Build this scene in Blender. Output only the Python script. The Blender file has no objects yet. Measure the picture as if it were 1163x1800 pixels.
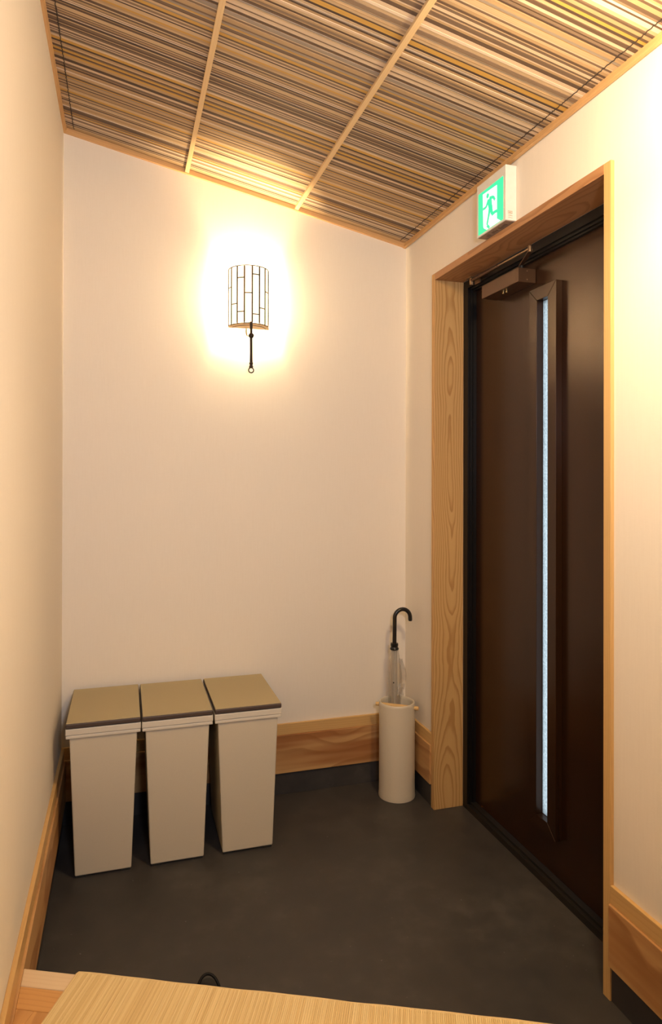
import bpy, bmesh, math, random
from mathutils import Vector, Matrix
random.seed(7)
S = bpy.context.scene
COL = S.collection
R = math.radians

# ------------------------------------------------------------------ measured room (metres)
XL, XR, YB, YR = -0.2222, 1.1785, 2.7098, -1.5
ZL, ZR = 2.607, 2.312                     # underside of the cornice at the left / right wall
EYE = 1.32
FY1, FY2, FH, FW, FP, REV = 1.402, 2.4289, 2.1156, 0.0262, 0.0106, 0.1165
BT, BG, BB = 0.291, 0.246, 0.0904         # baseboard top, groove, bottom
STEP = 0.245

# ------------------------------------------------------------------ camera
F_PX = 1177.1
cd = bpy.data.cameras.new('camera')
cd.sensor_fit = 'VERTICAL'; cd.sensor_height = 36.0; cd.sensor_width = 36.0
cd.lens = F_PX / 1800 * 36.0
cd.shift_y = -(900 - 830.7) / 1800
cd.clip_start = 0.02
cam = bpy.data.objects.new('camera', cd); COL.objects.link(cam)
cam.matrix_world = (Matrix.Translation((0, 0, EYE)) @ Matrix.Rotation(-0.2993, 4, 'Z')
                    @ Matrix.Rotation(math.pi / 2 + 0.0032, 4, 'X') @ Matrix.Rotation(0.0022, 4, 'Z'))
S.camera = cam

# ------------------------------------------------------------------ world, lights, exposure
w = bpy.data.worlds.new('world'); S.world = w; w.use_nodes = True
bg = w.node_tree.nodes['Background']
bg.inputs['Color'].default_value = (0.90, 0.96, 1.0, 1); bg.inputs['Strength'].default_value = 2.8
S.view_settings.view_transform = 'Standard'; S.view_settings.look = 'None'
S.view_settings.gamma = 1.0; S.view_settings.use_curve_mapping = False
S.view_settings.exposure = 0.14

def lamp(name, kind, loc, energy, color, size, target=None):
    l = bpy.data.lights.new(name, kind); l.energy = energy; l.color = color
    if kind == 'AREA':
        l.shape = 'RECTANGLE'; l.size, l.size_y = size
    else:
        l.shadow_soft_size = size
    o = bpy.data.objects.new(name, l); COL.objects.link(o); o.location = loc
    if target:
        o.rotation_euler = (Vector(target) - Vector(loc)).to_track_quat('-Z', 'Y').to_euler()
    return o
lamp('corridor_lamp', 'POINT', (0.90, 1.0, 2.18), 18.0, (1.0, 0.74, 0.41), 0.06)
dn_ = lamp('corridor_lamp_downlight', 'SPOT', (0.90, 1.0, 2.16), 34.0, (1.0, 0.74, 0.41), 0.06, (0.88, 1.0, 0.0))
dn_.data.spot_size = R(145); dn_.data.spot_blend = 0.9
fl_ = lamp('bounce_flash', 'SPOT', (0.22, -0.25, 1.70), 88.0, (0.80, 0.86, 1.0), 0.10, (0.02, 1.40, 2.3))
fl_.data.spot_size = R(150); fl_.data.spot_blend = 1.0

# ------------------------------------------------------------------ node helpers
class NT:
    def __init__(self, name):
        self.m = bpy.data.materials.new(name); self.m.use_nodes = True
        self.t = self.m.node_tree; self.t.nodes.clear()
        self.out = self.t.nodes.new('ShaderNodeOutputMaterial')
    def n(self, typ, **kw):
        o = self.t.nodes.new(typ)
        for k, v in kw.items(): setattr(o, k, v)
        return o
    def link(self, a, b): self.t.links.new(a, b)
    def put(self, sock, v):
        if isinstance(v, bpy.types.NodeSocket): self.link(v, sock)
        elif v is not None: sock.default_value = v
    def math(self, op, a, b=None, c=None):
        o = self.n('ShaderNodeMath', operation=op)
        self.put(o.inputs[0], a)
        if b is not None: self.put(o.inputs[1], b)
        if c is not None: self.put(o.inputs[2], c)
        return o.outputs[0]
    def vec(self, x, y, z):
        o = self.n('ShaderNodeCombineXYZ')
        for i, v in enumerate((x, y, z)): self.put(o.inputs[i], v)
        return o.outputs[0]
    def noise(self, v, scale=1.0, detail=2.0, rough=0.5):
        o = self.n('ShaderNodeTexNoise'); self.put(o.inputs['Vector'], v)
        o.inputs['Scale'].default_value = scale; o.inputs['Detail'].default_value = detail
        o.inputs['Roughness'].default_value = rough
        return o.outputs['Fac']
    def ramp(self, f, stops):
        o = self.n('ShaderNodeValToRGB'); self.put(o.inputs[0], f)
        e = o.color_ramp.elements
        while len(e) < len(stops): e.new(0.5)
        for k, (p, c) in zip(e, stops):
            k.position = p; k.color = (*c, 1) if len(c) == 3 else c
        return o.outputs['Color']
    def mix(self, f, a, b, mode='MIX'):
        o = self.n('ShaderNodeMix', data_type='RGBA', blend_type=mode)
        self.put(o.inputs[0], f)
        for s, v in ((o.inputs[6], a), (o.inputs[7], b)):
            if isinstance(v, tuple): v = (*v, 1) if len(v) == 3 else v
            self.put(s, v)
        return o.outputs[2]
    def pos(self, coord='WORLD'):
        if coord == 'WORLD': v = self.n('ShaderNodeNewGeometry').outputs['Position']
        else: v = self.n('ShaderNodeTexCoord').outputs['Object']
        s = self.n('ShaderNodeSeparateXYZ'); self.link(v, s.inputs[0])
        return v, s.outputs
    def bump(self, h, strength=0.2, dist=0.002):
        o = self.n('ShaderNodeBump'); self.put(o.inputs['Height'], h)
        o.inputs['Strength'].default_value = strength; o.inputs['Distance'].default_value = dist
        return o.outputs[0]
    def bsdf(self, color, rough=0.6, normal=None, metallic=0.0, spec=0.5, **kw):
        o = self.n('ShaderNodeBsdfPrincipled')
        if isinstance(color, tuple): color = (*color, 1)
        self.put(o.inputs['Base Color'], color); self.put(o.inputs['Roughness'], rough)
        o.inputs['Metallic'].default_value = metallic
        o.inputs['Specular IOR Level'].default_value = spec
        if normal is not None: self.link(normal, o.inputs['Normal'])
        for k, v in kw.items(): self.put(o.inputs[k], v)
        self.link(o.outputs[0], self.out.inputs[0]); return o

def plain(name, color, rough=0.5, metallic=0.0, spec=0.5, var=0.06, scale=60.0, bump=0.0):
    t = NT(name); v, _ = t.pos('OBJECT')
    f = t.noise(v, scale, 3)
    c = t.mix(f, tuple(max(0, x * (1 - var)) for x in color), tuple(min(1, x * (1 + var)) for x in color))
    t.bsdf(c, rough, t.bump(f, bump, 0.001) if bump else None, metallic, spec)
    return t.m

def wood(name, light, dark, axis='X', freq=70.0, centre=(0.0, 0.0), wander=0.10, stretch=0.9,
         coord='WORLD', amount=1.0, streak=0.35, rough=0.5, heart=None):
    """growth rings of a log whose axis runs along `axis`; the cut face shows them as grain"""
    t = NT(name); v, p = t.pos(coord)
    k = 'XYZ'.index(axis); a, b = [i for i in range(3) if i != k]
    L, U, W = p[k], p[a], p[b]
    n1 = t.noise(t.vec(t.math('MULTIPLY', L, stretch), t.math('MULTIPLY', U, 3.0), t.math('MULTIPLY', W, 3.0)), 1.0, 2)
    n2 = t.noise(t.vec(t.math('MULTIPLY_ADD', L, stretch * 1.3, 7.3), t.math('MULTIPLY', U, 2.0), t.math('MULTIPLY', W, 2.0)), 1.0, 2)
    n3 = t.noise(t.vec(t.math('MULTIPLY', L, 7.0), t.math('MULTIPLY', U, 26.0), t.math('MULTIPLY', W, 26.0)), 1.0, 2)
    du = t.math('ADD', t.math('SUBTRACT', U, centre[0]), t.math('MULTIPLY', t.math('SUBTRACT', n1, 0.5), wander))
    dw = t.math('ADD', t.math('SUBTRACT', W, centre[1]), t.math('MULTIPLY', t.math('SUBTRACT', n2, 0.5), wander * 1.6))
    r = t.math('SQRT', t.math('ADD', t.math('MULTIPLY', du, du), t.math('MULTIPLY', dw, dw)))
    r = t.math('ADD', r, t.math('MULTIPLY', t.math('SUBTRACT', n3, 0.5), 0.010))
    ring = t.math('FRACT', t.math('MULTIPLY', r, freq))
    rc = t.ramp(ring, [(0.0, (0, 0, 0)), (0.55, (0.12, 0.12, 0.12)), (0.84, (0.95, 0.95, 0.95)), (0.93, (0.9, 0.9, 0.9)), (1.0, (0, 0, 0))])
    fib = t.noise(t.vec(t.math('MULTIPLY', L, 6.0), t.math('MULTIPLY', U, 420.0), t.math('MULTIPLY', W, 420.0)), 1.0, 2)
    wide = t.noise(t.vec(t.math('MULTIPLY', L, 1.1), t.math('MULTIPLY', U, 17.0), t.math('MULTIPLY', W, 17.0)), 1.0, 2)
    base = t.mix(t.math('MULTIPLY', t.math('SUBTRACT', fib, 0.3), 0.5), light, tuple(0.5 * (x + y) for x, y in zip(light, dark)))
    if heart:
        hm = t.ramp(wide, [(0.46, (0, 0, 0)), (0.62, (1, 1, 1))])
        base = t.mix(t.math('MULTIPLY', hm, streak), base, heart)
    else:
        base = t.mix(t.math('MULTIPLY', wide, streak), base, tuple(0.6 * y + 0.4 * x for x, y in zip(light, dark)))
    c = t.mix(t.math('MULTIPLY', rc, amount), base, dark)
    t.bsdf(c, rough, t.bump(fib, 0.12, 0.0006), spec=0.35)
    return t.m

# ------------------------------------------------------------------ materials
def wall_mat():
    t = NT('woven_wallpaper'); v, p = t.pos()
    f = t.noise(t.vec(t.math('MULTIPLY', p[0], 300.0), t.math('MULTIPLY', p[1], 300.0), t.math('MULTIPLY', p[2], 14.0)), 1.0, 3)
    g = t.noise(t.vec(t.math('MULTIPLY', p[0], 60.0), t.math('MULTIPLY', p[1], 60.0), t.math('MULTIPLY', p[2], 500.0)), 1.0, 2)
    s = t.math('ADD', t.math('MULTIPLY', f, 0.65), t.math('MULTIPLY', g, 0.35))
    c = t.mix(s, (0.79, 0.715, 0.61), (0.86, 0.785, 0.68))
    t.bsdf(c, 0.85, t.bump(s, 0.10, 0.0006), spec=0.2)
    return t.m
def concrete_mat():
    t = NT('dark_mortar'); v, p = t.pos()
    a = t.noise(v, 2.6, 4, 0.6); b = t.noise(v, 14.0, 4, 0.6); c = t.noise(v, 220.0, 2)
    m = t.math('ADD', t.math('MULTIPLY', a, 0.6), t.math('MULTIPLY', b, 0.4))
    col = t.ramp(m, [(0.35, (0.036, 0.033, 0.033)), (0.52, (0.050, 0.045, 0.043)), (0.68, (0.076, 0.068, 0.063))])
    sp = t.ramp(t.noise(v, 75.0, 1), [(0.765, (0, 0, 0)), (0.80, (1, 1, 1))])
    col = t.mix(t.math('MULTIPLY', sp, 0.35), col, (0.22, 0.2, 0.18))
    t.bsdf(col, t.math('MULTIPLY_ADD', b, 0.22, 0.42), t.bump(t.math('ADD', b, t.math('MULTIPLY', c, 0.25)), 0.12, 0.002), spec=0.4)
    return t.m
def door_mat(name, base, rough, metal=0.35):
    t = NT(name); v, p = t.pos()
    f = t.noise(t.vec(t.math('MULTIPLY', p[0], 90.0), t.math('MULTIPLY', p[1], 90.0), t.math('MULTIPLY', p[2], 1.6)), 1.0, 4, 0.6)
    g = t.noise(t.vec(t.math('MULTIPLY', p[0], 600.0), t.math('MULTIPLY', p[1], 600.0), t.math('MULTIPLY', p[2], 40.0)), 1.0, 2)
    s = t.math('ADD', t.math('MULTIPLY', f, 0.7), t.math('MULTIPLY', g, 0.3))
    c = t.mix(s, tuple(x * 0.6 for x in base), tuple(x * 1.5 for x in base))
    t.bsdf(c, rough, t.bump(g, 0.10, 0.0004), metal, 0.4)
    return t.m
def glass_mat():
    t = NT('frosted_glass'); v, p = t.pos()
    f = t.noise(v, 150.0, 3, 0.7)
    c = t.ramp(f, [(0.3, (0.42, 0.47, 0.50)), (0.7, (0.80, 0.86, 0.88))])
    tr = t.n('ShaderNodeBsdfTranslucent'); t.link(c, tr.inputs[0])
    gl = t.n('ShaderNodeBsdfGlossy'); gl.inputs['Roughness'].default_value = 0.25
    t.link(t.bump(f, 0.5, 0.002), gl.inputs['Normal'])
    mx = t.n('ShaderNodeMixShader'); mx.inputs[0].default_value = 0.06
    t.link(tr.outputs[0], mx.inputs[1]); t.link(gl.outputs[0], mx.inputs[2]); t.link(mx.outputs[0], t.out.inputs[0])
    return t.m
def vinyl_mat(name='clear_vinyl', gloss=0.12, rough=0.12):
    t = NT(name); v, p = t.pos('OBJECT')
    f = t.noise(t.vec(t.math('MULTIPLY', p[0], 60.0), t.math('MULTIPLY', p[1], 60.0), t.math('MULTIPLY', p[2], 18.0)), 1.0, 3)
    tp = t.n('ShaderNodeBsdfTransparent'); tp.inputs[0].default_value = (0.975, 0.975, 0.97, 1)
    gl = t.n('ShaderNodeBsdfGlossy'); gl.inputs['Roughness'].default_value = rough
    t.link(t.bump(f, 0.9, 0.006), gl.inputs['Normal'])
    df = t.n('ShaderNodeBsdfDiffuse'); df.inputs[0].default_value = (0.6, 0.58, 0.55, 1)
    m1 = t.n('ShaderNodeMixShader'); m1.inputs[0].default_value = 0.08
    t.link(tp.outputs[0], m1.inputs[1]); t.link(df.outputs[0], m1.inputs[2])
    m2 = t.n('ShaderNodeMixShader'); m2.inputs[0].default_value = gloss
    t.link(m1.outputs[0], m2.inputs[1]); t.link(gl.outputs[0], m2.inputs[2]); t.link(m2.outputs[0], t.out.inputs[0])
    return t.m
def glow(name, color, strength, base=None):
    t = NT(name)
    t.bsdf(base or color, 0.5, **{'Emission Color': (*color, 1), 'Emission Strength': strength})
    return t.m
def shade_mat():
    t = NT('lamp_paper_glass'); v, p = t.pos('OBJECT')
    f = t.noise(v, 90.0, 3)
    c = t.mix(f, (0.30, 0.27, 0.22), (0.40, 0.37, 0.31))
    tr = t.n('ShaderNodeBsdfTranslucent'); t.link(c, tr.inputs[0])
    em = t.n('ShaderNodeEmission'); em.inputs[0].default_value = (1.0, 0.86, 0.62, 1); em.inputs[1].default_value = 0.9
    ad = t.n('ShaderNodeAddShader'); t.link(tr.outputs[0], ad.inputs[0]); t.link(em.outputs[0], ad.inputs[1])
    t.link(ad.outputs[0], t.out.inputs[0]); return t.m
def bamboo_mat():
    t = NT('bamboo_strips'); v, p = t.pos('OBJECT')
    rnd = t.n('ShaderNodeNewGeometry').outputs['Random Per Island']
    c = t.ramp(rnd, [(0.0, (0.68, 0.50, 0.24)), (0.35, (0.78, 0.61, 0.31)), (0.7, (0.83, 0.67, 0.37)), (1.0, (0.73, 0.54, 0.26))])
    f = t.noise(t.vec(t.math('MULTIPLY', p[0], 900.0), t.math('MULTIPLY', p[1], 12.0), 0.0), 1.0, 2)
    c = t.mix(t.math('MULTIPLY', f, 0.35), c, (0.52, 0.33, 0.13))
    t.bsdf(c, 0.45, spec=0.4); return t.m

M = dict(
    wall=wall_mat(), floor=concrete_mat(),
    jamb=wood('cedar_jamb', (0.66, 0.41, 0.165), (0.40, 0.19, 0.055), 'Z', 105, (1.238, 2.36), 0.085, 1.1, amount=0.75, streak=0.3),
    near_jamb=wood('cedar_jamb_edge', (0.66, 0.42, 0.17), (0.52, 0.30, 0.10), 'Z', 150, (1.0, 1.2), 0.06, 0.6, amount=0.45, streak=0.3),
    head=wood('shaded_cedar_head', (0.47, 0.245, 0.11), (0.27, 0.115, 0.042), 'Y', 75, (1.24, 2.135), 0.10, 1.7, amount=0.65, streak=0.3),  # redder cedar, also darkened: the soffit's shade is put into the colour
    base_x=wood('cedar_board_along_wall', (0.60, 0.35, 0.145), (0.30, 0.12, 0.038), 'X', 30, (2.55, 0.10), 0.16, 1.6, amount=0.6, streak=0.95, heart=(0.37, 0.150, 0.050)),
    base_y=wood('cedar_board_along_side', (0.60, 0.35, 0.145), (0.30, 0.12, 0.038), 'Y', 30, (0.5, 0.05), 0.15, 1.1, amount=0.65, streak=0.6, heart=(0.40, 0.175, 0.060)),
    cap_x=wood('cedar_cap_along_wall', (0.66, 0.42, 0.17), (0.52, 0.29, 0.10), 'X', 110, (2.4, 0.9), 0.06, 0.6, amount=0.35),
    cap_y=wood('cedar_cap_along_side', (0.66, 0.42, 0.17), (0.52, 0.29, 0.10), 'Y', 110, (0.3, 0.9), 0.06, 0.6, amount=0.35),
    corn=wood('cedar_cornice', (0.66, 0.40, 0.18), (0.50, 0.27, 0.10), 'Y', 120, (0.3, 3.1), 0.05, 0.6, amount=0.4, coord='OBJECT'),
    corn_x=wood('cedar_cornice_back', (0.66, 0.40, 0.18), (0.50, 0.27, 0.10), 'X', 120, (0.3, 3.1), 0.05, 0.6, amount=0.4, coord='OBJECT'),
    batten=wood('pale_batten', (0.72, 0.52, 0.28), (0.60, 0.40, 0.19), 'Y', 200, (0.1, 0.3), 0.03, 0.5, amount=0.4, coord='OBJECT'),
    kama=wood('pale_step_edge', (0.76, 0.59, 0.40), (0.64, 0.46, 0.27), 'X', 90, (0.4, 0.3), 0.05, 0.6, amount=0.3, coord='OBJECT'),
    board=wood('warm_floor_board', (0.66, 0.36, 0.13), (0.50, 0.24, 0.075), 'X', 80, (0.3, 0.2), 0.06, 0.8, amount=0.4, coord='OBJECT'),
    plank=wood('warm_floor_plank', (0.64, 0.35, 0.13), (0.38, 0.17, 0.05), 'Y', 50, (0.2, 0.05), 0.10, 0.9, amount=0.6, coord='OBJECT'),
    door=door_mat('dark_brown_door_sheet', (0.034, 0.0135, 0.0058), 0.25),
    glazing=door_mat('dark_brown_glazing_trim', (0.034, 0.0140, 0.0060), 0.27),
    metal=plain('black_bronze_aluminium', (0.006, 0.005, 0.005), 0.45, 0.0, 0.3),
    sill=plain('dark_bronze_sill', (0.016, 0.013, 0.011), 0.5, 0.2),
    closer=plain('bronze_closer_paint', (0.085, 0.042, 0.021), 0.42, 0.5),
    steel=plain('worn_bronze_steel', (0.26, 0.17, 0.10), 0.38, 0.8),
    brass=plain('brass', (0.75, 0.55, 0.25), 0.25, 1.0),
    glass=glass_mat(),
    bin=plain('cream_bin_plastic', (0.60, 0.53, 0.41), 0.5, 0, 0.4, 0.03, 300, 0.08),
    rim=plain('pale_rim_plastic', (0.66, 0.60, 0.50), 0.45, 0, 0.4, 0.03, 300),
    lid=plain('olive_beige_lid', (0.42, 0.345, 0.195), 0.55, 0, 0.35, 0.04, 400, 0.1),
    lid_dark=plain('dark_brown_lid_edge', (0.070, 0.046, 0.036), 0.5),
    foot=plain('black_rubber', (0.012, 0.012, 0.012), 0.7),
    stand=plain('cream_glazed_cylinder', (0.66, 0.58, 0.45), 0.4, 0, 0.4, 0.02, 200),
    dowel=plain('pine_dowel', (0.70, 0.46, 0.20), 0.55, 0, 0.3, 0.08, 90),
    black=plain('black_plastic', (0.010, 0.009, 0.008), 0.28),
    rod=plain('pale_rib_plastic', (0.62, 0.56, 0.47), 0.35, 0.1),
    vinyl=vinyl_mat(), film=vinyl_mat('crumpled_clear_film', 0.34, 0.16),
    iron=plain('dark_patinated_iron', (0.030, 0.018, 0.010), 0.5, 0.5),
    shade=shade_mat(), bulb=glow('bulb_glow', (1.0, 0.80, 0.50), 30.0),
    plate=plain('lamp_base_plate', (0.62, 0.42, 0.22), 0.5),
    bracket=plain('pale_brass_bracket', (0.70, 0.50, 0.26), 0.35, 0.6),
    sign_box=plain('white_sign_plastic', (0.80, 0.77, 0.70), 0.5),
    sign_green=glow('lit_green_panel', (0.035, 0.80, 0.36), 0.85, (0.02, 0.5, 0.25)),
    sign_white=glow('lit_white_panel', (0.93, 1.0, 0.98), 0.75, (0.7, 0.7, 0.7)),
    sign_grey=plain('grey_sign_underside', (0.36, 0.27, 0.20), 0.6),
    print=plain('faint_brown_print', (0.40, 0.28, 0.17), 0.7),
    print_dark=plain('dark_print', (0.16, 0.11, 0.08), 0.7),
    thread=plain('dark_thread', (0.035, 0.022, 0.016), 0.8),
    groove=plain('dark_ceiling_backing', (0.045, 0.028, 0.018), 0.85),
    bamboo=bamboo_mat(), hem=plain('straw_hem', (0.72, 0.55, 0.30), 0.7, 0, 0.2, 0.12, 500, 0.2),
    sandal=plain('black_sandal_rubber', (0.004, 0.0037, 0.0035), 0.6, 0, 0.25),
)

# ------------------------------------------------------------------ mesh helpers
def bx(bm, x0, x1, y0, y1, z0, z1):
    v = [bm.verts.new(p) for p in ((x0, y0, z0), (x1, y0, z0), (x1, y1, z0), (x0, y1, z0), (x0, y0, z1), (x1, y0, z1), (x1, y1, z1), (x0, y1, z1))]
    for f in ((3, 2, 1, 0), (4, 5, 6, 7), (0, 1, 5, 4), (1, 2, 6, 5), (2, 3, 7, 6), (3, 0, 4, 7)):
        bm.faces.new([v[i] for i in f])
    return v
def frustum(bm, b, t, z0, z1):           # b, t = (x0, x1, y0, y1) at the bottom and the top
    v = [bm.verts.new((x, y, z)) for q, z in ((b, z0), (t, z1)) for x, y in ((q[0], q[2]), (q[1], q[2]), (q[1], q[3]), (q[0], q[3]))]
    for f in ((3, 2, 1, 0), (4, 5, 6, 7), (0, 1, 5, 4), (1, 2, 6, 5), (2, 3, 7, 6), (3, 0, 4, 7)):
        bm.faces.new([v[i] for i in f])
def prism(bm, pts, z0, z1):              # pts counter-clockwise in xy
    a = [bm.verts.new((x, y, z0)) for x, y in pts]; b = [bm.verts.new((x, y, z1)) for x, y in pts]
    bm.faces.new(a[::-1]); bm.faces.new(b); n = len(pts)
    for i in range(n): bm.faces.new((a[i], a[(i + 1) % n], b[(i + 1) % n], b[i]))
def prism3(bm, pts, d):                  # any planar 3D polygon extruded by vector d
    d = Vector(d)
    a = [bm.verts.new(p) for p in pts]; b = [bm.verts.new(Vector(p) + d) for p in pts]
    bm.faces.new(a[::-1]); bm.faces.new(b); n = len(pts)
    for i in range(n): bm.faces.new((a[i], a[(i + 1) % n], b[(i + 1) % n], b[i]))
def lathe(bm, prof, seg=48, c=(0, 0), close=False):
    rings = []
    for r, z in prof:
        rings.append([bm.verts.new((c[0] + r * math.cos(2 * math.pi * i / seg), c[1] + r * math.sin(2 * math.pi * i / seg), z)) for i in range(seg)])
    pairs = list(zip(rings, rings[1:])) + ([(rings[-1], rings[0])] if close else [])
    for p, q in pairs:
        for i in range(seg): bm.faces.new((p[i], p[(i + 1) % seg], q[(i + 1) % seg], q[i]))
    if not close: bm.faces.new(rings[0][::-1]); bm.faces.new(rings[-1])
def tube(bm, pts, r, seg=8, closed=False):
    pts = [Vector(p) for p in pts]; n = len(pts); rs = r if isinstance(r, (list, tuple)) else [r] * n
    t0 = (pts[1] - pts[0]).normalized()
    up = Vector((0, 0, 1)) if abs(t0.z) < 0.9 else Vector((1, 0, 0))
    nrm = t0.cross(up).normalized(); rings = []
    for i, p in enumerate(pts):
        if closed: t = pts[(i + 1) % n] - pts[i - 1]
        else: t = pts[min(i + 1, n - 1)] - pts[max(i - 1, 0)]
        t.normalize(); nrm = (nrm - t * nrm.dot(t)).normalized(); bn = t.cross(nrm)
        rings.append([bm.verts.new(p + (nrm * math.cos(a) + bn * math.sin(a)) * rs[i]) for a in (2 * math.pi * k / seg for k in range(seg))])
    pr = list(zip(rings, rings[1:])) + ([(rings[-1], rings[0])] if closed else [])
    for a, b in pr:
        for k in range(seg): bm.faces.new((a[k], a[(k + 1) % seg], b[(k + 1) % seg], b[k]))
    if not closed: bm.faces.new(rings[0][::-1]); bm.faces.new(rings[-1])
def ball(bm, c, r, sx=1, sy=1, sz=1):
    bmesh.ops.create_uvsphere(bm, u_segments=20, v_segments=12, radius=r, matrix=Matrix.Translation(c) @ Matrix.Diagonal((sx, sy, sz, 1)))
def bevel(bm, w, seg=2):
    bmesh.ops.remove_doubles(bm, verts=bm.verts, dist=1e-6)
    es = [e for e in bm.edges if len(e.link_faces) == 2 and e.calc_face_angle(0) > 0.5]
    bmesh.ops.bevel(bm, geom=es, offset=w, segments=seg, affect='EDGES', profile=0.5)

def obj(name, bm, mat, parent=None, loc=None, smooth=False, bev=0.0, local=False):
    """one mesh object; the bmesh is in world space unless local=True, and is moved into its parent's frame"""
    if bev: bevel(bm, bev)
    bmesh.ops.recalc_face_normals(bm, faces=bm.faces)
    o = Vector((0, 0, 0))
    if not local:
        if parent is not None:
            q = parent
            while q is not None: o = o + q.location; q = q.parent
        if loc is not None: o = o + (Vector(loc) - o)
        bmesh.ops.translate(bm, verts=bm.verts, vec=-o)
    if smooth:
        for f in bm.faces: f.smooth = True
    me = bpy.data.meshes.new(name); bm.to_mesh(me); bm.free()
    if smooth: me.set_sharp_from_angle(angle=R(38))
    me.materials.append(M[mat] if isinstance(mat, str) else mat)
    ob = bpy.data.objects.new(name, me); COL.objects.link(ob)
    if parent is not None: ob.parent = parent
    if loc is not None:
        base = Vector((0, 0, 0)); q = parent
        while q is not None: base += q.location; q = q.parent
        ob.location = Vector(loc) - base
    return ob
def new(): return bmesh.new()
def boxobj(name, b, mat, parent=None, bev=0.0, loc=None):
    bm = new(); bx(bm, *b); return obj(name, bm, mat, parent, loc, bev=bev)
def empty(name, loc, rot=(0, 0, 0)):
    o = bpy.data.objects.new(name, None); COL.objects.link(o); o.location = loc; o.rotation_euler = rot
    o.empty_display_size = 0.1; return o
def tag(o, label, cat, group=None):
    o['label'] = label; o['category'] = cat
    if group: o['group'] = group
    return o
def struct(o, label, cat): o['kind'] = 'structure'; return tag(o, label, cat)
def dup(root, loc):
    r = root.copy(); COL.objects.link(r); r.location = loc
    for ch in list(root.children):
        c = ch.copy(); COL.objects.link(c); c.parent = r
        for g in list(ch.children):
            d = g.copy(); COL.objects.link(d); d.parent = c
    return r

# ================================================================== LARGE STRUCTURE
fl = boxobj('floor', (XL, 1.36, YR, YB, -0.1, 0.0), 'floor', loc=(0.5, 1.5, 0))
struct(fl, 'dark grey mortar floor of the entrance', 'floor')
wl = boxobj('wall_left', (XL - 0.1, XL, YR, YB + 0.1, -0.1, 2.9), 'wall', loc=(XL, 0.5, 0))
struct(wl, 'cream papered wall on the left of the bins', 'wall')
wb = boxobj('wall_back', (XL, XR + 0.3, YB, YB + 0.1, -0.1, 2.9), 'wall', loc=(0.5, YB, 0))
struct(wb, 'cream papered wall carrying the lit sconce', 'wall')
bm = new(); T = 0.19; O1, O2 = FY1 + 0.012, FY2 - 0.012
bx(bm, XR, XR + T, YR, O1, -0.1, 2.6); bx(bm, XR, XR + T, O2, YB, -0.1, 2.6); bx(bm, XR, XR + T, O1, O2, FH - 0.012, 2.6)
wr = obj('wall_right', bm, 'wall', loc=(XR, 1.0, 0)); struct(wr, 'cream papered wall around the dark entrance door', 'wall')
wn = boxobj('wall_near', (XL, XR, YR - 0.1, YR, -0.1, 2.9), 'wall', loc=(0.5, YR, 0))
struct(wn, 'cream papered wall behind the viewpoint', 'wall')
# mortar skirting under the wooden baseboards
boxobj('mortar_skirting', (XL, XL + 0.006, 1.2, YB, 0, BB + 0.01), 'floor', wl)
boxobj('mortar_skirting', (XL, XR, YB - 0.006, YB, 0, BB + 0.01), 'floor', wb)
boxobj('mortar_skirting', (XR - 0.006, XR, FY2, YB, 0, BB + 0.01), 'floor', wr)
boxobj('mortar_skirting', (XR - 0.006, XR, 0.5, FY1, 0, BB + 0.01), 'floor', wr)

# baseboards: a thicker lower board and a thin cap board
PU, PL = 0.011, 0.017
def baseboard(name, label, lower, upper, lm, um, loc):
    e = empty(name, loc); struct(e, label, 'baseboard')
    boxobj('lower_board', lower, lm, e, 0.002); boxobj('cap_board', upper, um, e, 0.0015)
baseboard('baseboard_left', 'two-board cedar baseboard along the left wall', (XL, XL + PL, 1.2, YB - PL, BB, BG), (XL, XL + PU, YR, YB - PU, BG, BT), 'base_y', 'cap_y', (XL, 2.0, BB))
baseboard('baseboard_back', 'two-board cedar baseboard behind the bins', (XL, XR, YB - PL, YB, BB, BG), (XL, XR, YB - PU, YB, BG, BT), 'base_x', 'cap_x', (0.5, YB, BB))
baseboard('baseboard_right', 'short cedar baseboard in the corner behind the umbrella stand', (XR - PL, XR, FY2, YB - PL, BB, BG), (XR - PU, XR, FY2, YB - PU, BG, BT), 'base_y', 'cap_y', (XR, 2.6, BB))
baseboard('baseboard_near', 'cedar baseboard on the near side of the door', (XR - PL, XR, YR, FY1, BB, BG), (XR - PU, XR, YR, FY1, BG, BT), 'base_y', 'cap_y', (XR, 1.2, BB))

# ------------------------------------------------------------------ sloping slatted ceiling
SL = (ZL - ZR) / (XR - XL); TH = math.atan(SL); CO = math.cos(TH)
LC = (XR - XL) / CO; CT = 0.0205
bm = new(); bx(bm, -0.0, LC, YR, YB, 0.0, 0.05)
ce = obj('ceiling', bm, 'groove', local=True); ce.location = (XL, 0, ZL + CT / CO); ce.rotation_euler = (0, TH, 0)
struct(ce, 'sloping ceiling of thin multicoloured wooden strips', 'ceiling')
slat_cols = [((0.115, 0.072, 0.047), 5), ((0.165, 0.108, 0.072), 5), ((0.235, 0.160, 0.105), 4), ((0.30, 0.24, 0.185), 3), ((0.075, 0.047, 0.034), 2),
             ((0.42, 0.28, 0.15), 5), ((0.52, 0.37, 0.22), 5), ((0.62, 0.47, 0.32), 4), ((0.70, 0.57, 0.43), 3), ((0.52, 0.30, 0.07), 4)]
slat_mats, slat_w = [], []
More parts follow.
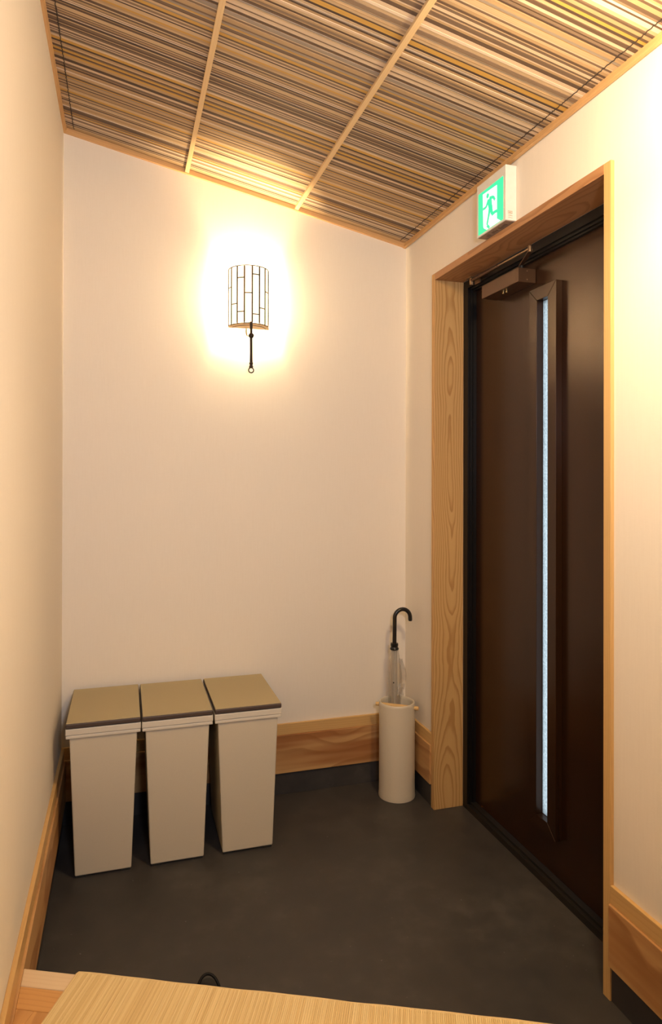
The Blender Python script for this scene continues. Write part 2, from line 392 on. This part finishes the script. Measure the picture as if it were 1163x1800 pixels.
for i, (c, n) in enumerate(slat_cols):
    t = NT('ceiling_strip_%s' % 'abcdefghij'[i]); v, p = t.pos('WORLD')
    f = t.noise(t.vec(t.math('MULTIPLY', p[0], 5.0), t.math('MULTIPLY', p[1], 420.0), 0.0), 1.0, 3)
    t.bsdf(t.mix(f, tuple(x * 0.68 for x in c), tuple(min(1, x * 1.3) for x in c)), 0.6, spec=0.3)
    slat_mats.append(t.m); slat_w.append(n)
sm = bpy.data.meshes.new('slat'); bm = new(); bx(bm, 0, 1, 0, 1, -1, 0); bmesh.ops.recalc_face_normals(bm, faces=bm.faces); bm.to_mesh(sm); bm.free()
sm.materials.append(slat_mats[0])
y = YB - 0.018; prev = -1; heights = []
while y > 0.42:
    dark = (prev >= 5) if random.random() < 0.72 else (prev < 5)
    pool = range(0, 5) if dark else range(5, 10)
    k = random.choices(list(pool), [slat_w[i] for i in pool])[0]
    wd = random.choice((0.0035, 0.005, 0.0065, 0.008, 0.010, 0.013) if dark else (0.0035, 0.005, 0.007, 0.009, 0.012, 0.015))
    th = random.uniform(0.003, 0.0052)
    if k == prev: k = k - 1 if k not in (0, 5) else k + 1
    prev = k
    s = bpy.data.objects.new('slat', sm); COL.objects.link(s); s.parent = ce
    s.location = (0.004, y - wd, 0.0005); s.scale = (LC - 0.008, wd - 0.0002, th)
    s.material_slots[0].link = 'OBJECT'; s.material_slots[0].material = slat_mats[k]
    heights.append((y - wd / 2, th)); y -= wd
bm = new(); bx(bm, 0.004, LC - 0.004, YR, y, -0.005, 0.0005); obj('plain_lining', bm, 'corn_x', ce, local=True)
for X in (0.2365, 0.6835):
    lx = (X - XL) / CO; bm = new(); bx(bm, lx - 0.0083, lx + 0.0083, YR + 0.02, YB - 0.012, -0.017, -0.002)
    obj('batten', bm, 'batten', ce, local=True, bev=0.0012)
for X in (-0.184, 1.1415):
    lx = (X - XL) / CO; bm = new(); pts = []
    for i, (yy, th) in enumerate(heights): pts.append((lx + 0.0012 * (-1) ** i, yy, -th - 0.0008))
    tube(bm, pts, 0.0013, 5); obj('binding_thread', bm, 'thread', ce, local=True)
def corn(name, label, b, mat):
    bm = new(); bx(bm, *b); o = obj(name, bm, mat, local=True, bev=0.001)
    o.location = ce.location; o.rotation_euler = ce.rotation_euler; struct(o, label, 'trim')
corn('trim_1', 'cedar cornice strip along the left wall top', (0, 0.012, YR, YB, -CT, 0), 'corn')
corn('trim_2', 'cedar cornice strip above the sconce wall', (0.012, LC - 0.012, YB - 0.012, YB, -CT, 0), 'corn_x')
corn('trim_3', 'cedar cornice strip above the door wall', (LC - 0.012, LC, YR, YB, -CT - 0.002, 0), 'corn')

# ------------------------------------------------------------------ raised floor, step edge (turned 25 degrees)
PHI = R(-25.0); K0 = Vector((-0.239, 1.607)); EX = Vector((math.cos(PHI), math.sin(PHI))); EN = Vector((-EX.y, EX.x))
def tolocal(x, y): d = Vector((x, y)) - K0; return (d.dot(EX), d.dot(EN))
def toworld(a, b): q = K0 + EX * a + EN * b; return (q.x, q.y)
def clip(poly, axis, lim, keep_less):
    out = []
    for i in range(len(poly)):
        p, q = poly[i], poly[(i + 1) % len(poly)]
        ip = (p[axis] <= lim) == keep_less; iq = (q[axis] <= lim) == keep_less
        if ip: out.append(p)
        if ip != iq:
            t = (lim - p[axis]) / (q[axis] - p[axis]); out.append(tuple(p[j] + t * (q[j] - p[j]) for j in (0, 1)))
    return out
def clipped(a0, a1, b0, b1, xl=XL + PL, xr=XR - PL):
    poly = [toworld(*c) for c in ((a0, b0), (a1, b0), (a1, b1), (a0, b1))]
    for ax, lim, less in ((0, xl, False), (0, xr, True), (1, YR, False)):
        poly = clip(poly, ax, lim, less)
        if len(poly) < 3: return None
    return [tolocal(*c) for c in poly]
rf = empty('floor_raised', (K0.x, K0.y, 0), (0, 0, PHI)); struct(rf, 'raised wooden floor with a pale step edge', 'floor')
def kpiece(name, a0, a1, b0, b1, z0, z1, mat, bev=0.0015):
    pl = clipped(a0, a1, b0, b1)
    if pl is None: return
    bm = new(); prism(bm, pl, z0, z1); obj(name, bm, mat, rf, local=True, bev=bev)
kpiece('step_edge', -0.3, 2.2, -0.047, 0.0, STEP - 0.10, STEP, 'kama', 0.002)
kpiece('riser_board', -0.3, 2.2, -0.035, -0.012, 0.0, STEP - 0.10, 'board', 0)
kpiece('border_board', -0.3, 2.2, -0.104, -0.0475, STEP - 0.03, STEP - 0.0005, 'board')
a = -1.6
while a < 2.2:
    kpiece('floor_plank', a, a + 0.0745, -3.6, -0.1045, STEP - 0.025, STEP - 0.0008, 'plank', 0.001); a += 0.075

# ================================================================== DOOR
door = empty('door_1', (XR + REV, 1.92, 0)); struct(door, 'dark brown entrance door in a cedar casing', 'door')
x0, x1 = XR - FP, XR + REV
boxobj('casing_jamb', (x0, x1, FY2 - FW, FY2, 0, FH), 'jamb', door, 0.0012)
boxobj('casing_jamb', (x0, x1, FY1, FY1 + FW, 0, FH), 'near_jamb', door, 0.0012)
boxobj('casing_head', (x0, x1, FY1 + FW, FY2 - FW, FH - FW, FH), 'head', door, 0.0012)
# metal frame behind the casing
ya, yb, zt = FY1 + FW, FY2 - FW, FH - FW
XM, XD = XR + REV, 1.327
def mframe(name, boxes, mat, bev=0.001):
    bm = new()
    for b in boxes: bx(bm, *b)
    return obj(name, bm, mat, door)
mframe('frame_post', [(XM, XM + 0.09, yb - 0.034, yb, 0, zt), (XM + 0.008, XM + 0.09, yb - 0.040, yb - 0.034, 0, zt), (XM + 0.018, XM + 0.09, yb - 0.046, yb - 0.040, 0, zt)], 'metal')
mframe('frame_post', [(XM, XM + 0.09, ya, ya + 0.034, 0, zt), (XM + 0.008, XM + 0.09, ya + 0.034, ya + 0.040, 0, zt), (XM + 0.018, XM + 0.09, ya + 0.040, ya + 0.046, 0, zt)], 'metal')
mframe('frame_head', [(XM, XM + 0.09, ya + 0.034, yb - 0.034, zt - 0.030, zt), (XM + 0.010, XM + 0.09, ya + 0.034, yb - 0.034, zt - 0.038, zt - 0.030), (XM + 0.02, XM + 0.09, ya + 0.034, yb - 0.034, zt - 0.044, zt - 0.038)], 'metal')
mframe('threshold', [(XM, XM + 0.09, ya + 0.034, yb - 0.034, 0, 0.022), (XM + 0.012, XM + 0.09, ya + 0.034, yb - 0.034, 0.022, 0.031)], 'sill')
# leaf with a narrow slot
leaf = empty('door_leaf', Vector((0, 0, 0))); leaf.parent = door
la, lb, lz0, lz1 = ya + 0.044, yb - 0.044, 0.034, zt - 0.041
sa, sb, sz0, sz1 = 1.8595, 1.9185, 0.2008, 1.8985
bm = new()
bx(bm, XD, XD + 0.036, la, sa, lz0, lz1); bx(bm, XD, XD + 0.036, sb, lb, lz0, lz1)
bx(bm, XD, XD + 0.036, sa, sb, lz0, sz0); bx(bm, XD, XD + 0.036, sa, sb, sz1, lz1)
obj('door_panel', bm, 'door', leaf)
# glazing trim: four mitred bars standing 23 mm proud
g0, g1, h0, h1 = 1.8145, 1.9625, 0.160, 1.9405
i0, i1, k0, k1 = 1.8595, 1.9185, 0.2008, 1.8985
xf, xb = XD - 0.023, XD
G = 0.0006
def bar(pts):
    bm = new(); prism3(bm, [(xb, p[0], p[1]) for p in pts], (xf - xb, 0, 0)); obj('glazing_bar', bm, 'glazing', leaf, bev=0.0007)
bar([(i1 + G, k1 - 0), (i1 + G, k0), (g1, h0 + G), (g1, h1 - G)])
bar([(i0 - G, k0), (i0 - G, k1), (g0, h1 - G), (g0, h0 + G)])
bar([(i0, k1 + G), (i1, k1 + G), (g1 - G, h1), (g0 + G, h1)])
bar([(i0, k0 - G), (i1, k0 - G), (g1 - G, h0), (g0 + G, h0)])
boxobj('glass_pane', (1.3285, 1.3345, sa + 0.0004, sb - 0.0004, sz0 + 0.0004, sz1 - 0.0004), 'glass', leaf)
# closer on the leaf with its folding arm
cl = boxobj('door_closer', (1.257, XD - 0.0005, 1.9567, 2.1938, 1.9685, 2.0165), 'closer', door, 0.0015)
bm = new(); bx(bm, 1.2568, 1.2578, 1.97, 2.18, 1.972, 2.013); obj('face_plate', bm, 'closer', cl)
for zz in (1.978, 2.007):
    bm = new(); tube(bm, [(1.292, 1.9568, zz), (1.292, 1.9555, zz)], 0.0025, 10); obj('screw', bm, 'steel', cl)
for yy in (2.083, 2.062):
    bm = new(); tube(bm, [(1.280, yy, 1.969), (1.280, yy, 1.961)], 0.0045, 12); obj('adjusting_screw', bm, 'brass', cl, smooth=True)
bm = new(); tube(bm, [(1.292, 1.99, 2.016), (1.292, 1.99, 2.034)], 0.009, 14); obj('spindle', bm, 'metal', cl, smooth=True)
bm = new(); prism3(bm, [(1.285, 1.998, 2.031), (1.299, 1.996, 2.031), (1.266, 1.884, 2.050), (1.254, 1.890, 2.050)], (0, 0, 0.006)); obj('main_arm', bm, 'closer', cl, bev=0.001)
bm = new(); tube(bm, [(1.258, 1.889, 2.046), (1.258, 1.889, 2.064)], 0.0070, 12); ball(bm, (1.258, 1.889, 2.064), 0.0068); obj('elbow_pin', bm, 'steel', cl, smooth=True)
bm = new(); tube(bm, [(1.258, 1.895, 2.0585), (1.262, 2.10, 2.0615)], 0.0042, 8); obj('link_rod', bm, 'steel', cl, smooth=True)
bm = new(); tube(bm, [(1.262, 2.09, 2.0613), (1.266, 2.285, 2.064)], 0.0068, 10); obj('link_sleeve', bm, 'closer', cl, smooth=True)
bm = new(); bx(bm, 1.253, 1.295, 2.268, 2.306, 2.0705, 2.0745); bx(bm, 1.291, 1.295, 2.268, 2.306, 2.0545, 2.0745)
tube(bm, [(1.266, 2.286, 2.046), (1.266, 2.286, 2.0745)], 0.008, 12); obj('frame_bracket', bm, 'steel', cl)

# ================================================================== THREE BINS
def make_bin():
    r = empty('trash_bin', (0, 0, 0))
    W, D = 0.1178, 0.366
    bm = new(); frustum(bm, (-0.0885, 0.0885, 0.013, 0.325), (-0.106, 0.106, 0.011, 0.350), 0.007, 0.463); obj('body', bm, 'bin', r, local=True, bev=0.004)
    bm = new(); bx(bm, -W + 0.001, W - 0.001, 0.0035, D - 0.003, 0.460, 0.4712); obj('lower_lip', bm, 'rim', r, local=True, bev=0.0025)
    bm = new(); bx(bm, -W, W, 0.002, D - 0.002, 0.4717, 0.4925); obj('rim', bm, 'rim', r, local=True, bev=0.0025)
    bm = new(); bx(bm, -W + 0.0008, W - 0.0008, 0.0, D, 0.4945, 0.5095); l = obj('lid', bm, 'lid_dark', r, local=True, bev=0.003)
    bm = new(); bx(bm, -W + 0.0025, W - 0.0025, 0.0035, D - 0.002, 0.509, 0.5118); obj('lid_top_sheet', bm, 'lid', l, local=True, bev=0.001)
    for sx in (-1, 1):
        for yy in (0.034, 0.30):
            bm = new(); bx(bm, sx * 0.070 - 0.015, sx * 0.070 + 0.015, yy - 0.018, yy + 0.018, 0.0, 0.008); obj('foot', bm, 'foot', r, local=True)
    return r
b1 = make_bin(); b1.location = (-0.0620, 2.322, 0)
grp = 'cream lidded bins in a row'
tag(b1, 'cream slim bin with olive lid, in the corner by the left wall', 'trash bin', grp)
b2 = dup(b1, (0.1768, 2.3195, 0)); tag(b2, 'cream slim bin with olive lid, squeezed between two others', 'trash bin', grp)
b3 = dup(b1, (0.4180, 2.320, 0)); tag(b3, 'cream slim bin with olive lid, nearest the umbrella stand', 'trash bin', grp)

# ================================================================== UMBRELLA STAND
UC = (1.0785, 2.5650)
st = empty('umbrella_stand', (UC[0], UC[1], 0)); tag(st, 'tall cream cylinder umbrella stand with wooden dowel, by the door jamb', 'umbrella stand')
bm = new(); rr = 0.0735
lathe(bm, [(0.0, 0.0), (rr + 0.0015, 0.0), (rr + 0.0022, 0.004), (rr + 0.0008, 0.02), (rr, 0.06), (rr, 0.375), (rr - 0.0008, 0.383), (rr - 0.003, 0.386), (rr - 0.006, 0.386),
           (rr - 0.008, 0.383), (rr - 0.0085, 0.375), (rr - 0.0085, 0.008), (0.0, 0.008)][1:-1], 64, UC)
obj('cylinder', bm, 'stand', st, smooth=True)
dv = Vector((0.146, -0.107, 0)).normalized()
c = Vector((UC[0], UC[1], 0.3655)); bm = new(); tube(bm, [c - dv * 0.0895, c + dv * 0.0895], 0.0080, 14); obj('cross_dowel', bm, 'dowel', st, smooth=True)
bm = new(); lathe(bm, [(0.0645, 0.0082), (0.0645, 0.0085)], 40, UC); obj('drip_disc', bm, 'foot', st)

# ================================================================== CLEAR VINYL UMBRELLA
UX, UY = 1.0805, 2.598
um = empty('umbrella', (UX, UY, 0.009)); tag(um, 'clear vinyl umbrella with black crook handle, standing in the cream cylinder', 'umbrella')
bm = new(); tube(bm, [(UX, UY, 0.0095), (UX, UY, 0.60)], 0.0042, 10); obj('shaft', bm, 'rod', um, smooth=True)
pts = [(UX, UY, 0.60), (UX + 0.0006, UY, 0.66), (UX + 0.001, UY, 0.715)]
cx = UX + 0.0355
for i in range(15):
    a = math.pi - math.pi * 1.02 * i / 14; pts.append((cx + 0.0345 * math.cos(a), UY - 0.002 * i / 14, 0.722 + 0.0345 * math.sin(a)))
pts += [(pts[-1][0], UY - 0.003, 0.712), (pts[-1][0], UY - 0.003, 0.706)]
bm = new(); tube(bm, pts, [0.0086] * (len(pts) - 2) + [0.0086, 0.0068], 12); obj('crook_handle', bm, 'black', um, smooth=True)
bm = new(); lathe(bm, [(0.0090, 0.618), (0.0155, 0.617), (0.0165, 0.609), (0.0148, 0.604), (0.0150, 0.601), (0.0188, 0.595), (0.0178, 0.590), (0.009, 0.590)], 24, (UX, UY))
obj('runner_collar', bm, 'black', um, smooth=True)
for i in range(8):
    a = 2 * math.pi * i / 8 + 0.2
    bm = new(); tube(bm, [(UX + 0.011 * math.cos(a), UY + 0.011 * math.sin(a), 0.592), (UX + 0.012 * math.cos(a), UY + 0.012 * math.sin(a), 0.45), (UX + 0.006 * math.cos(a), UY + 0.006 * math.sin(a), 0.06)], 0.0012, 6)
    obj('rib', bm, 'rod', um)
bm = new(); prof = [(0.0120, 0.594), (0.0165, 0.565), (0.0205, 0.53), (0.0235, 0.49), (0.024, 0.46), (0.0235, 0.42), (0.022, 0.36), (0.019, 0.25), (0.014, 0.12), (0.006, 0.045)]
rings = []
for k, (r, z) in enumerate(prof):
    ring = []
    for i in range(64):
        a = 2 * math.pi * i / 64
        rad = r * (1 + 0.16 * math.cos(8 * a + 0.35 * k) + 0.07 * math.sin(5 * a - 0.7 * k) + 0.05 * math.sin(11 * a + 1.3 * k))
        ring.append(bm.verts.new((UX + 0.002 + rad * 1.08 * math.cos(a), UY + 0.9 * rad * math.sin(a), z + 0.003 * math.sin(3 * a + k))))
    rings.append(ring)
for p, q in zip(rings, rings[1:]):
    for i in range(64): bm.faces.new((p[i], p[(i + 1) % 64], q[(i + 1) % 64], q[i]))
obj('canopy_film', bm, 'vinyl', um, smooth=True)
# loose crumpled flap of film on the right and the closing strap with its stud
def flap(name, grid, mat):
    bm = new(); vs = [[bm.verts.new(p) for p in row] for row in grid]
    for a_, b_ in zip(vs, vs[1:]):
        for i in range(len(a_) - 1): bm.faces.new((a_[i], a_[i + 1], b_[i + 1], b_[i]))
    bmesh.ops.solidify(bm, geom=bm.faces[:], thickness=0.0006)
    return obj(name, bm, mat, um, smooth=True)
rnd = random.Random(3)
flap('loose_film_flap', [[(UX + 0.017 + 0.028 * s * (0.3 + 0.7 * math.sin(math.pi * min(1, t * 1.1))), UY - 0.012 - 0.009 * s + rnd.uniform(-0.003, 0.003), 0.555 - 0.16 * t + rnd.uniform(-.004, .004)) for s in (0, .3, .6, 1)] for t in [i / 11 for i in range(12)]], 'film')
flap('closing_strap', [[(UX + 0.002 + 0.026 * s + rnd.uniform(-0.003, 0.003), UY - 0.026 - 0.006 * math.sin(7 * s + 9 * t) + rnd.uniform(-0.002, 0.002), 0.455 - 0.055 * t + rnd.uniform(-.004, .004)) for s in [i / 7 for i in range(8)]] for t in [i / 8 for i in range(9)]], 'film')
bm = new(); ball(bm, (UX - 0.0125, UY - 0.022, 0.459), 0.003, 1, .6, 1); obj('stud', bm, 'iron', um, smooth=True)

# ================================================================== WALL SCONCE
LX, LY, LR, LD, LZ0, LZ1 = 0.4755, 2.672, 0.080, 0.084, 1.9115, 2.1375
sc = empty('wall_sconce', (LX, YB, LZ0)); tag(sc, 'lit half-round wall sconce with leaded panes, above the bins', 'wall lamp')
def sp(th, z, k=1.0): return (LX + LR * k * math.sin(R(th)), LY - LD * k * math.cos(R(th)), z)
angs = [-88, -66, -43.5, -22, 0, 21.5, 43, 64.5, 88]
splits = {0: [2.06], 1: [1.99], 2: [1.957, 2.09], 3: [2.03], 4: [1.948, 2.104], 5: [1.975], 6: [2.045], 7: [1.96, 2.1]}
lead = new()
for i in range(8):
    a0, a1 = angs[i], angs[i + 1]; zs = [LZ0 + 0.003] + splits[i] + [LZ1 - 0.002]
    for z0, z1 in zip(zs, zs[1:]):
        bm = new(); f = []
        n = 4
        inn = [[bm.verts.new(sp(a0 + 0.6 + (a1 - a0 - 1.2) * j / n, z, .985)) for j in range(n + 1)] for z in (z0 + .001, z1 - .001)]
        ou = [[bm.verts.new(sp(a0 + 0.6 + (a1 - a0 - 1.2) * j / n, z, 1.0)) for j in range(n + 1)] for z in (z0 + .001, z1 - .001)]
        for j in range(n):
            bm.faces.new((ou[0][j], ou[0][j + 1], ou[1][j + 1], ou[1][j])); bm.faces.new((inn[0][j + 1], inn[0][j], inn[1][j], inn[1][j + 1]))
            bm.faces.new((inn[0][j], inn[0][j + 1], ou[0][j + 1], ou[0][j])); bm.faces.new((ou[1][j], ou[1][j + 1], inn[1][j + 1], inn[1][j]))
        bm.faces.new((inn[0][0], ou[0][0], ou[1][0], inn[1][0])); bm.faces.new((ou[0][n], inn[0][n], inn[1][n], ou[1][n]))
        obj('shade_pane', bm, 'shade', sc)
    for z in splits[i]:
        tube(lead, [sp(a0 + (a1 - a0) * j / 4, z, 1.0) for j in range(5)], 0.0022, 6)
for a in angs: tube(lead, [sp(a, LZ0, 1.0), sp(a, LZ1, 1.0)], 0.0030, 6)
for z in (LZ0, LZ1): tube(lead, [sp(-88 + 176 * j / 24, z, 1.0) for j in range(25)], 0.0020, 6)
obj('lead_lines', lead, 'iron', sc)
bm = new(); pl = [sp(-88 + 176 * j / 24, 0, 1.03)[:2] for j in range(25)]; prism(bm, pl, LZ0 - 0.006, LZ0 - 0.002); obj('base_plate', bm, 'plate', sc)
bm = new(); tube(bm, [sp(-78 + 156 * j / 24, LZ0 - 0.0065, 0.86) for j in range(25)], 0.0011, 6); obj('base_ring', bm, 'iron', sc)
bm = new(); bx(bm, LX - 0.03, LX + 0.03, YB - 0.012, YB, LZ0 + 0.05, LZ1 - 0.05); bx(bm, LX - 0.008, LX + 0.008, LY + 0.0, YB - 0.01, LZ0 + 0.09, LZ0 + 0.105); obj('mounting_plate', bm, 'iron', sc, bev=0.001)
RX, RY = LX - 0.0045, LY - LD - 0.004
bm = new(); tube(bm, [(RX, RY, LZ0 + 0.004), (RX, RY, 1.752)], 0.0054, 12); obj('hanging_rod', bm, 'iron', sc, smooth=True)
bm = new(); ball(bm, (RX, RY, 1.8615), 0.0108); obj('knob', bm, 'iron', sc, smooth=True)
bm = new(); ball(bm, (RX, RY, 1.9045), 0.006, 1, 1, .8); obj('rod_nut', bm, 'iron', sc, smooth=True)
bm = new(); lathe(bm, [(0.0045, 1.757), (0.0085, 1.755), (0.0062, 1.750), (0.0066, 1.743), (0.0085, 1.741), (0.0085, 1.738), (0.003, 1.736)], 16, (RX, RY)); obj('rod_finial', bm, 'iron', sc, smooth=True)
bm = new(); tube(bm, [(RX + 0.0098 * math.cos(2 * math.pi * i / 24), RY, 1.7265 + 0.0098 * math.sin(2 * math.pi * i / 24)) for i in range(24)], 0.0023, 8, True); obj('pull_ring', bm, 'iron', sc, smooth=True)
pp = [(RX - 0.004, LY, LZ0 - 0.006), (RX - 0.008, LY - 0.02, 1.888), (RX - 0.009, LY - 0.045, 1.870), (RX - 0.006, RY + 0.012, 1.861), (RX - 0.001, RY + 0.004, 1.8605)]
bm = new(); tube(bm, pp, 0.0034, 8); obj('curved_bracket', bm, 'bracket', sc, smooth=True)
bm = new(); ball(bm, (LX, LY - 0.019, 2.015), 0.017, 1, 1, 1.5); obj('bulb', bm, 'bulb', sc, smooth=True)
bm = new(); tube(bm, [(LX, LY - 0.019, 1.945), (LX, LY - 0.019, 1.986)], 0.011, 14); tube(bm, [(LX, LY - 0.019, 1.9095), (LX, LY - 0.019, 1.945)], 0.005, 10); obj('bulb_holder', bm, 'plate', sc, smooth=True)
lamp('sconce_light', 'POINT', (LX, LY - 0.019, 2.015), 66.0, (1.0, 0.74, 0.42), 0.028)

# ================================================================== EXIT SIGN
EX0, EY0, EY1, EZ0, EZ1 = 1.1386, 1.842, 2.0215, 2.1205, 2.2955
es = empty('exit_sign', (XR, (EY0 + EY1) / 2, EZ0)); tag(es, 'green and white running-man exit sign mounted above the door', 'exit sign')
boxobj('housing', (EX0, XR, EY0, EY1, EZ0, EZ1), 'sign_box', es, 0.002)
PY0, PY1, PZ0, PZ1 = 1.8555, 2.0085, 2.1265, 2.2635      # lit panel
def pt(u, v, d): return (EX0 - d, PY1 + (PY0 - PY1) * u, PZ1 + (PZ0 - PZ1) * v)
def poly(bm, uvs, d0, d1):
    prism3(bm, [pt(u, v, d0) for u, v in uvs], (-(d1 - d0), 0, 0))
bm = new(); poly(bm, [(0, 0), (1, 0), (1, 1), (0, 1)], -0.001, 0.0012); gp = obj('green_panel', bm, 'sign_green', es)
bm = new(); poly(bm, [(.19, .075), (.77, .10), (.77, .89), (.915, .995), (.36, .995), (.24, .915), (.215, .86)], 0.0008, 0.0016); obj('white_doorway', bm, 'sign_white', gp)
def stroke(bm, pts, ws):
    L_, R_ = [], []
    for i, (u, v) in enumerate(pts):
        p0 = pts[max(i - 1, 0)]; p1 = pts[min(i + 1, len(pts) - 1)]
        d = Vector((p1[0] - p0[0], p1[1] - p0[1])).normalized(); n = Vector((-d.y, d.x)) * ws[i] * 1.2
        L_.append((u + n.x, v + n.y)); R_.append((u - n.x, v - n.y))
    for i in range(len(pts) - 1):
        poly(bm, [L_[i], L_[i + 1], R_[i + 1], R_[i]], 0.0013, 0.0021)
bm = new()
poly(bm, [(.40 + .052 * math.cos(2 * math.pi * i / 20), .195 + .058 * math.sin(2 * math.pi * i / 20)) for i in range(20)], 0.0013, 0.0021)
stroke(bm, [(.475, .295), (.485, .38), (.52, .53)], [.062, .068, .055])
stroke(bm, [(.44, .30), (.345, .43), (.30, .445), (.21, .44)], [.032, .028, .026, .024])
stroke(bm, [(.47, .285), (.60, .31), (.645, .34), (.695, .42)], [.032, .03, .028, .024])
stroke(bm, [(.505, .50), (.44, .70), (.375, .88)], [.045, .03, .026])
stroke(bm, [(.375, .895), (.475, .985)], [.03, .024])
stroke(bm, [(.535, .50), (.575, .70)], [.045, .036])
stroke(bm, [(.565, .71), (.72, .70), (.83, .725)], [.036, .03, .03])
obj('running_figure', bm, 'sign_green', gp)
bm = new(); bx(bm, EX0 + 0.003, XR - 0.003, EY0 + 0.006, EY1 - 0.006, EZ0 - 0.0008, EZ0 + 0.001); un = obj('underside_label', bm, 'sign_grey', es)
bm = new()
for i in range(11):
    yy = EY0 + 0.03 + i * 0.011
    if i in (4, 8): continue
    bx(bm, EX0 + 0.014 + 0.002 * (i % 3), XR - 0.013, yy, yy + 0.0065, EZ0 - 0.0013, EZ0 - 0.0005)
obj('underside_print', bm, 'print_dark', un)
bm = new()
for (xa, xb_, za, zb) in ((.009, .024, .0285, .0295), (.009, .024, .021, .022), (.009, .010, .021, .0295), (.023, .024, .021, .0295), (.012, .021, .0255, .0268), (.012, .021, .0230, .0242),
                          (.011, .014, .0145, .0165), (.016, .020, .0145, .0165), (.021, .024, .014, .0155), (.011, .0135, .008, .010), (.016, .0185, .008, .010), (.020, .0245, .0075, .0085)):
    bx(bm, EX0 + xa, EX0 + xb_, EY0 - 0.0004, EY0 + 0.001, EZ0 + za, EZ0 + zb)
obj('side_print', bm, 'print', es)

# ================================================================== BAMBOO MAT ON THE STEP
MA, MB_ = tolocal(-0.0925, 1.5375)
mat = empty('bamboo_mat', (*toworld(MA, MB_), STEP), (0, 0, PHI)); tag(mat, 'pale bamboo strip mat lying over the wooden step', 'mat')
MAT_W, MAT_D = 1.06, 0.9
bm = new(); bx(bm, 0.003, MAT_W - 0.003, -MAT_D, -0.003, 0.0003, 0.004); obj('backing', bm, 'hem', mat, local=True)
bm = new(); a = 0.0025; rnd = random.Random(11)
while a < MAT_W - 0.005:
    wd = rnd.choice((0.0034, 0.004, 0.0046)); h = 0.0078 + rnd.uniform(-0.0004, 0.0004); e0 = -0.0035 + rnd.uniform(-.0006, .0006)
    bx(bm, a, a + wd - 0.00035, -MAT_D, e0, 0.004, h); a += wd
o = obj('bamboo_strips', bm, 'bamboo', mat, local=True); o['kind'] = 'stuff'
bm = new(); pts = []
for i in range(120):
    u = i / 119; pts.append((0.004 + (MAT_W - 0.008) * u, -0.002 + 0.0007 * math.sin(19 * u) + 0.0005 * math.sin(53 * u), 0.0042 + 0.0003 * math.sin(31 * u)))
tube(bm, [(0.0025, -MAT_D, 0.0042), (0.0025, -0.006, 0.0042)] + pts + [(MAT_W - 0.0025, -0.006, 0.0042), (MAT_W - 0.0025, -MAT_D, 0.0042)], 0.0040, 8)
obj('edge_hem', bm, 'hem', mat, local=True, smooth=True)

# ================================================================== BLACK SANDAL ON THE FLOOR BELOW THE STEP
sd = empty('sandal', (0.205, 1.60, 0)); tag(sd, 'black sandal with a looped heel strap, on the floor below the mat', 'sandal')
out = []
for i in range(40):
    a = 2 * math.pi * i / 40; yy = math.sin(a)
    wdt = 0.034 if yy > 0 else 0.041
    out.append((0.204 + wdt * math.copysign(abs(math.cos(a)) ** 0.75, math.cos(a)), 1.603 + 0.125 * math.copysign(abs(yy) ** 0.9, yy)))
bm = new(); prism(bm, out, 0.0, 0.034); obj('sole', bm, 'sandal', sd, bev=0.003)
bm = new(); prism(bm, [(0.204 + (x - 0.204) * 0.94, 1.597 + (y_ - 1.597) * 0.985) for x, y_ in out], 0.0342, 0.038); obj('insole', bm, 'foot', sd, bev=0.001)
bm = new(); tube(bm, [(0.2005 - 0.0265 * math.cos(math.pi * i / 18) + 0.006 * (i / 18) ** 2, 1.668 + 0.032 * math.sin(math.pi * i / 18), 0.027 + 0.0400 * math.sin(math.pi * i / 18) ** 0.85) for i in range(19)], 0.0036, 10)
obj('heel_strap', bm, 'sandal', sd, smooth=True)
bm = new()
vs = []
for yy in (1.525, 1.545, 1.565, 1.585):
    vs.append([(0.204 + 0.0405 * math.cos(math.pi * j / 14), yy, 0.020 + 0.050 * math.sin(math.pi * j / 14)) for j in range(15)])
g = [[bm.verts.new(p) for p in row] for row in vs]
for p, q in zip(g, g[1:]):
    for i in range(14): bm.faces.new((p[i], p[i + 1], q[i + 1], q[i]))
bmesh.ops.solidify(bm, geom=bm.faces[:], thickness=0.003); obj('foot_strap', bm, 'sandal', sd, smooth=True)
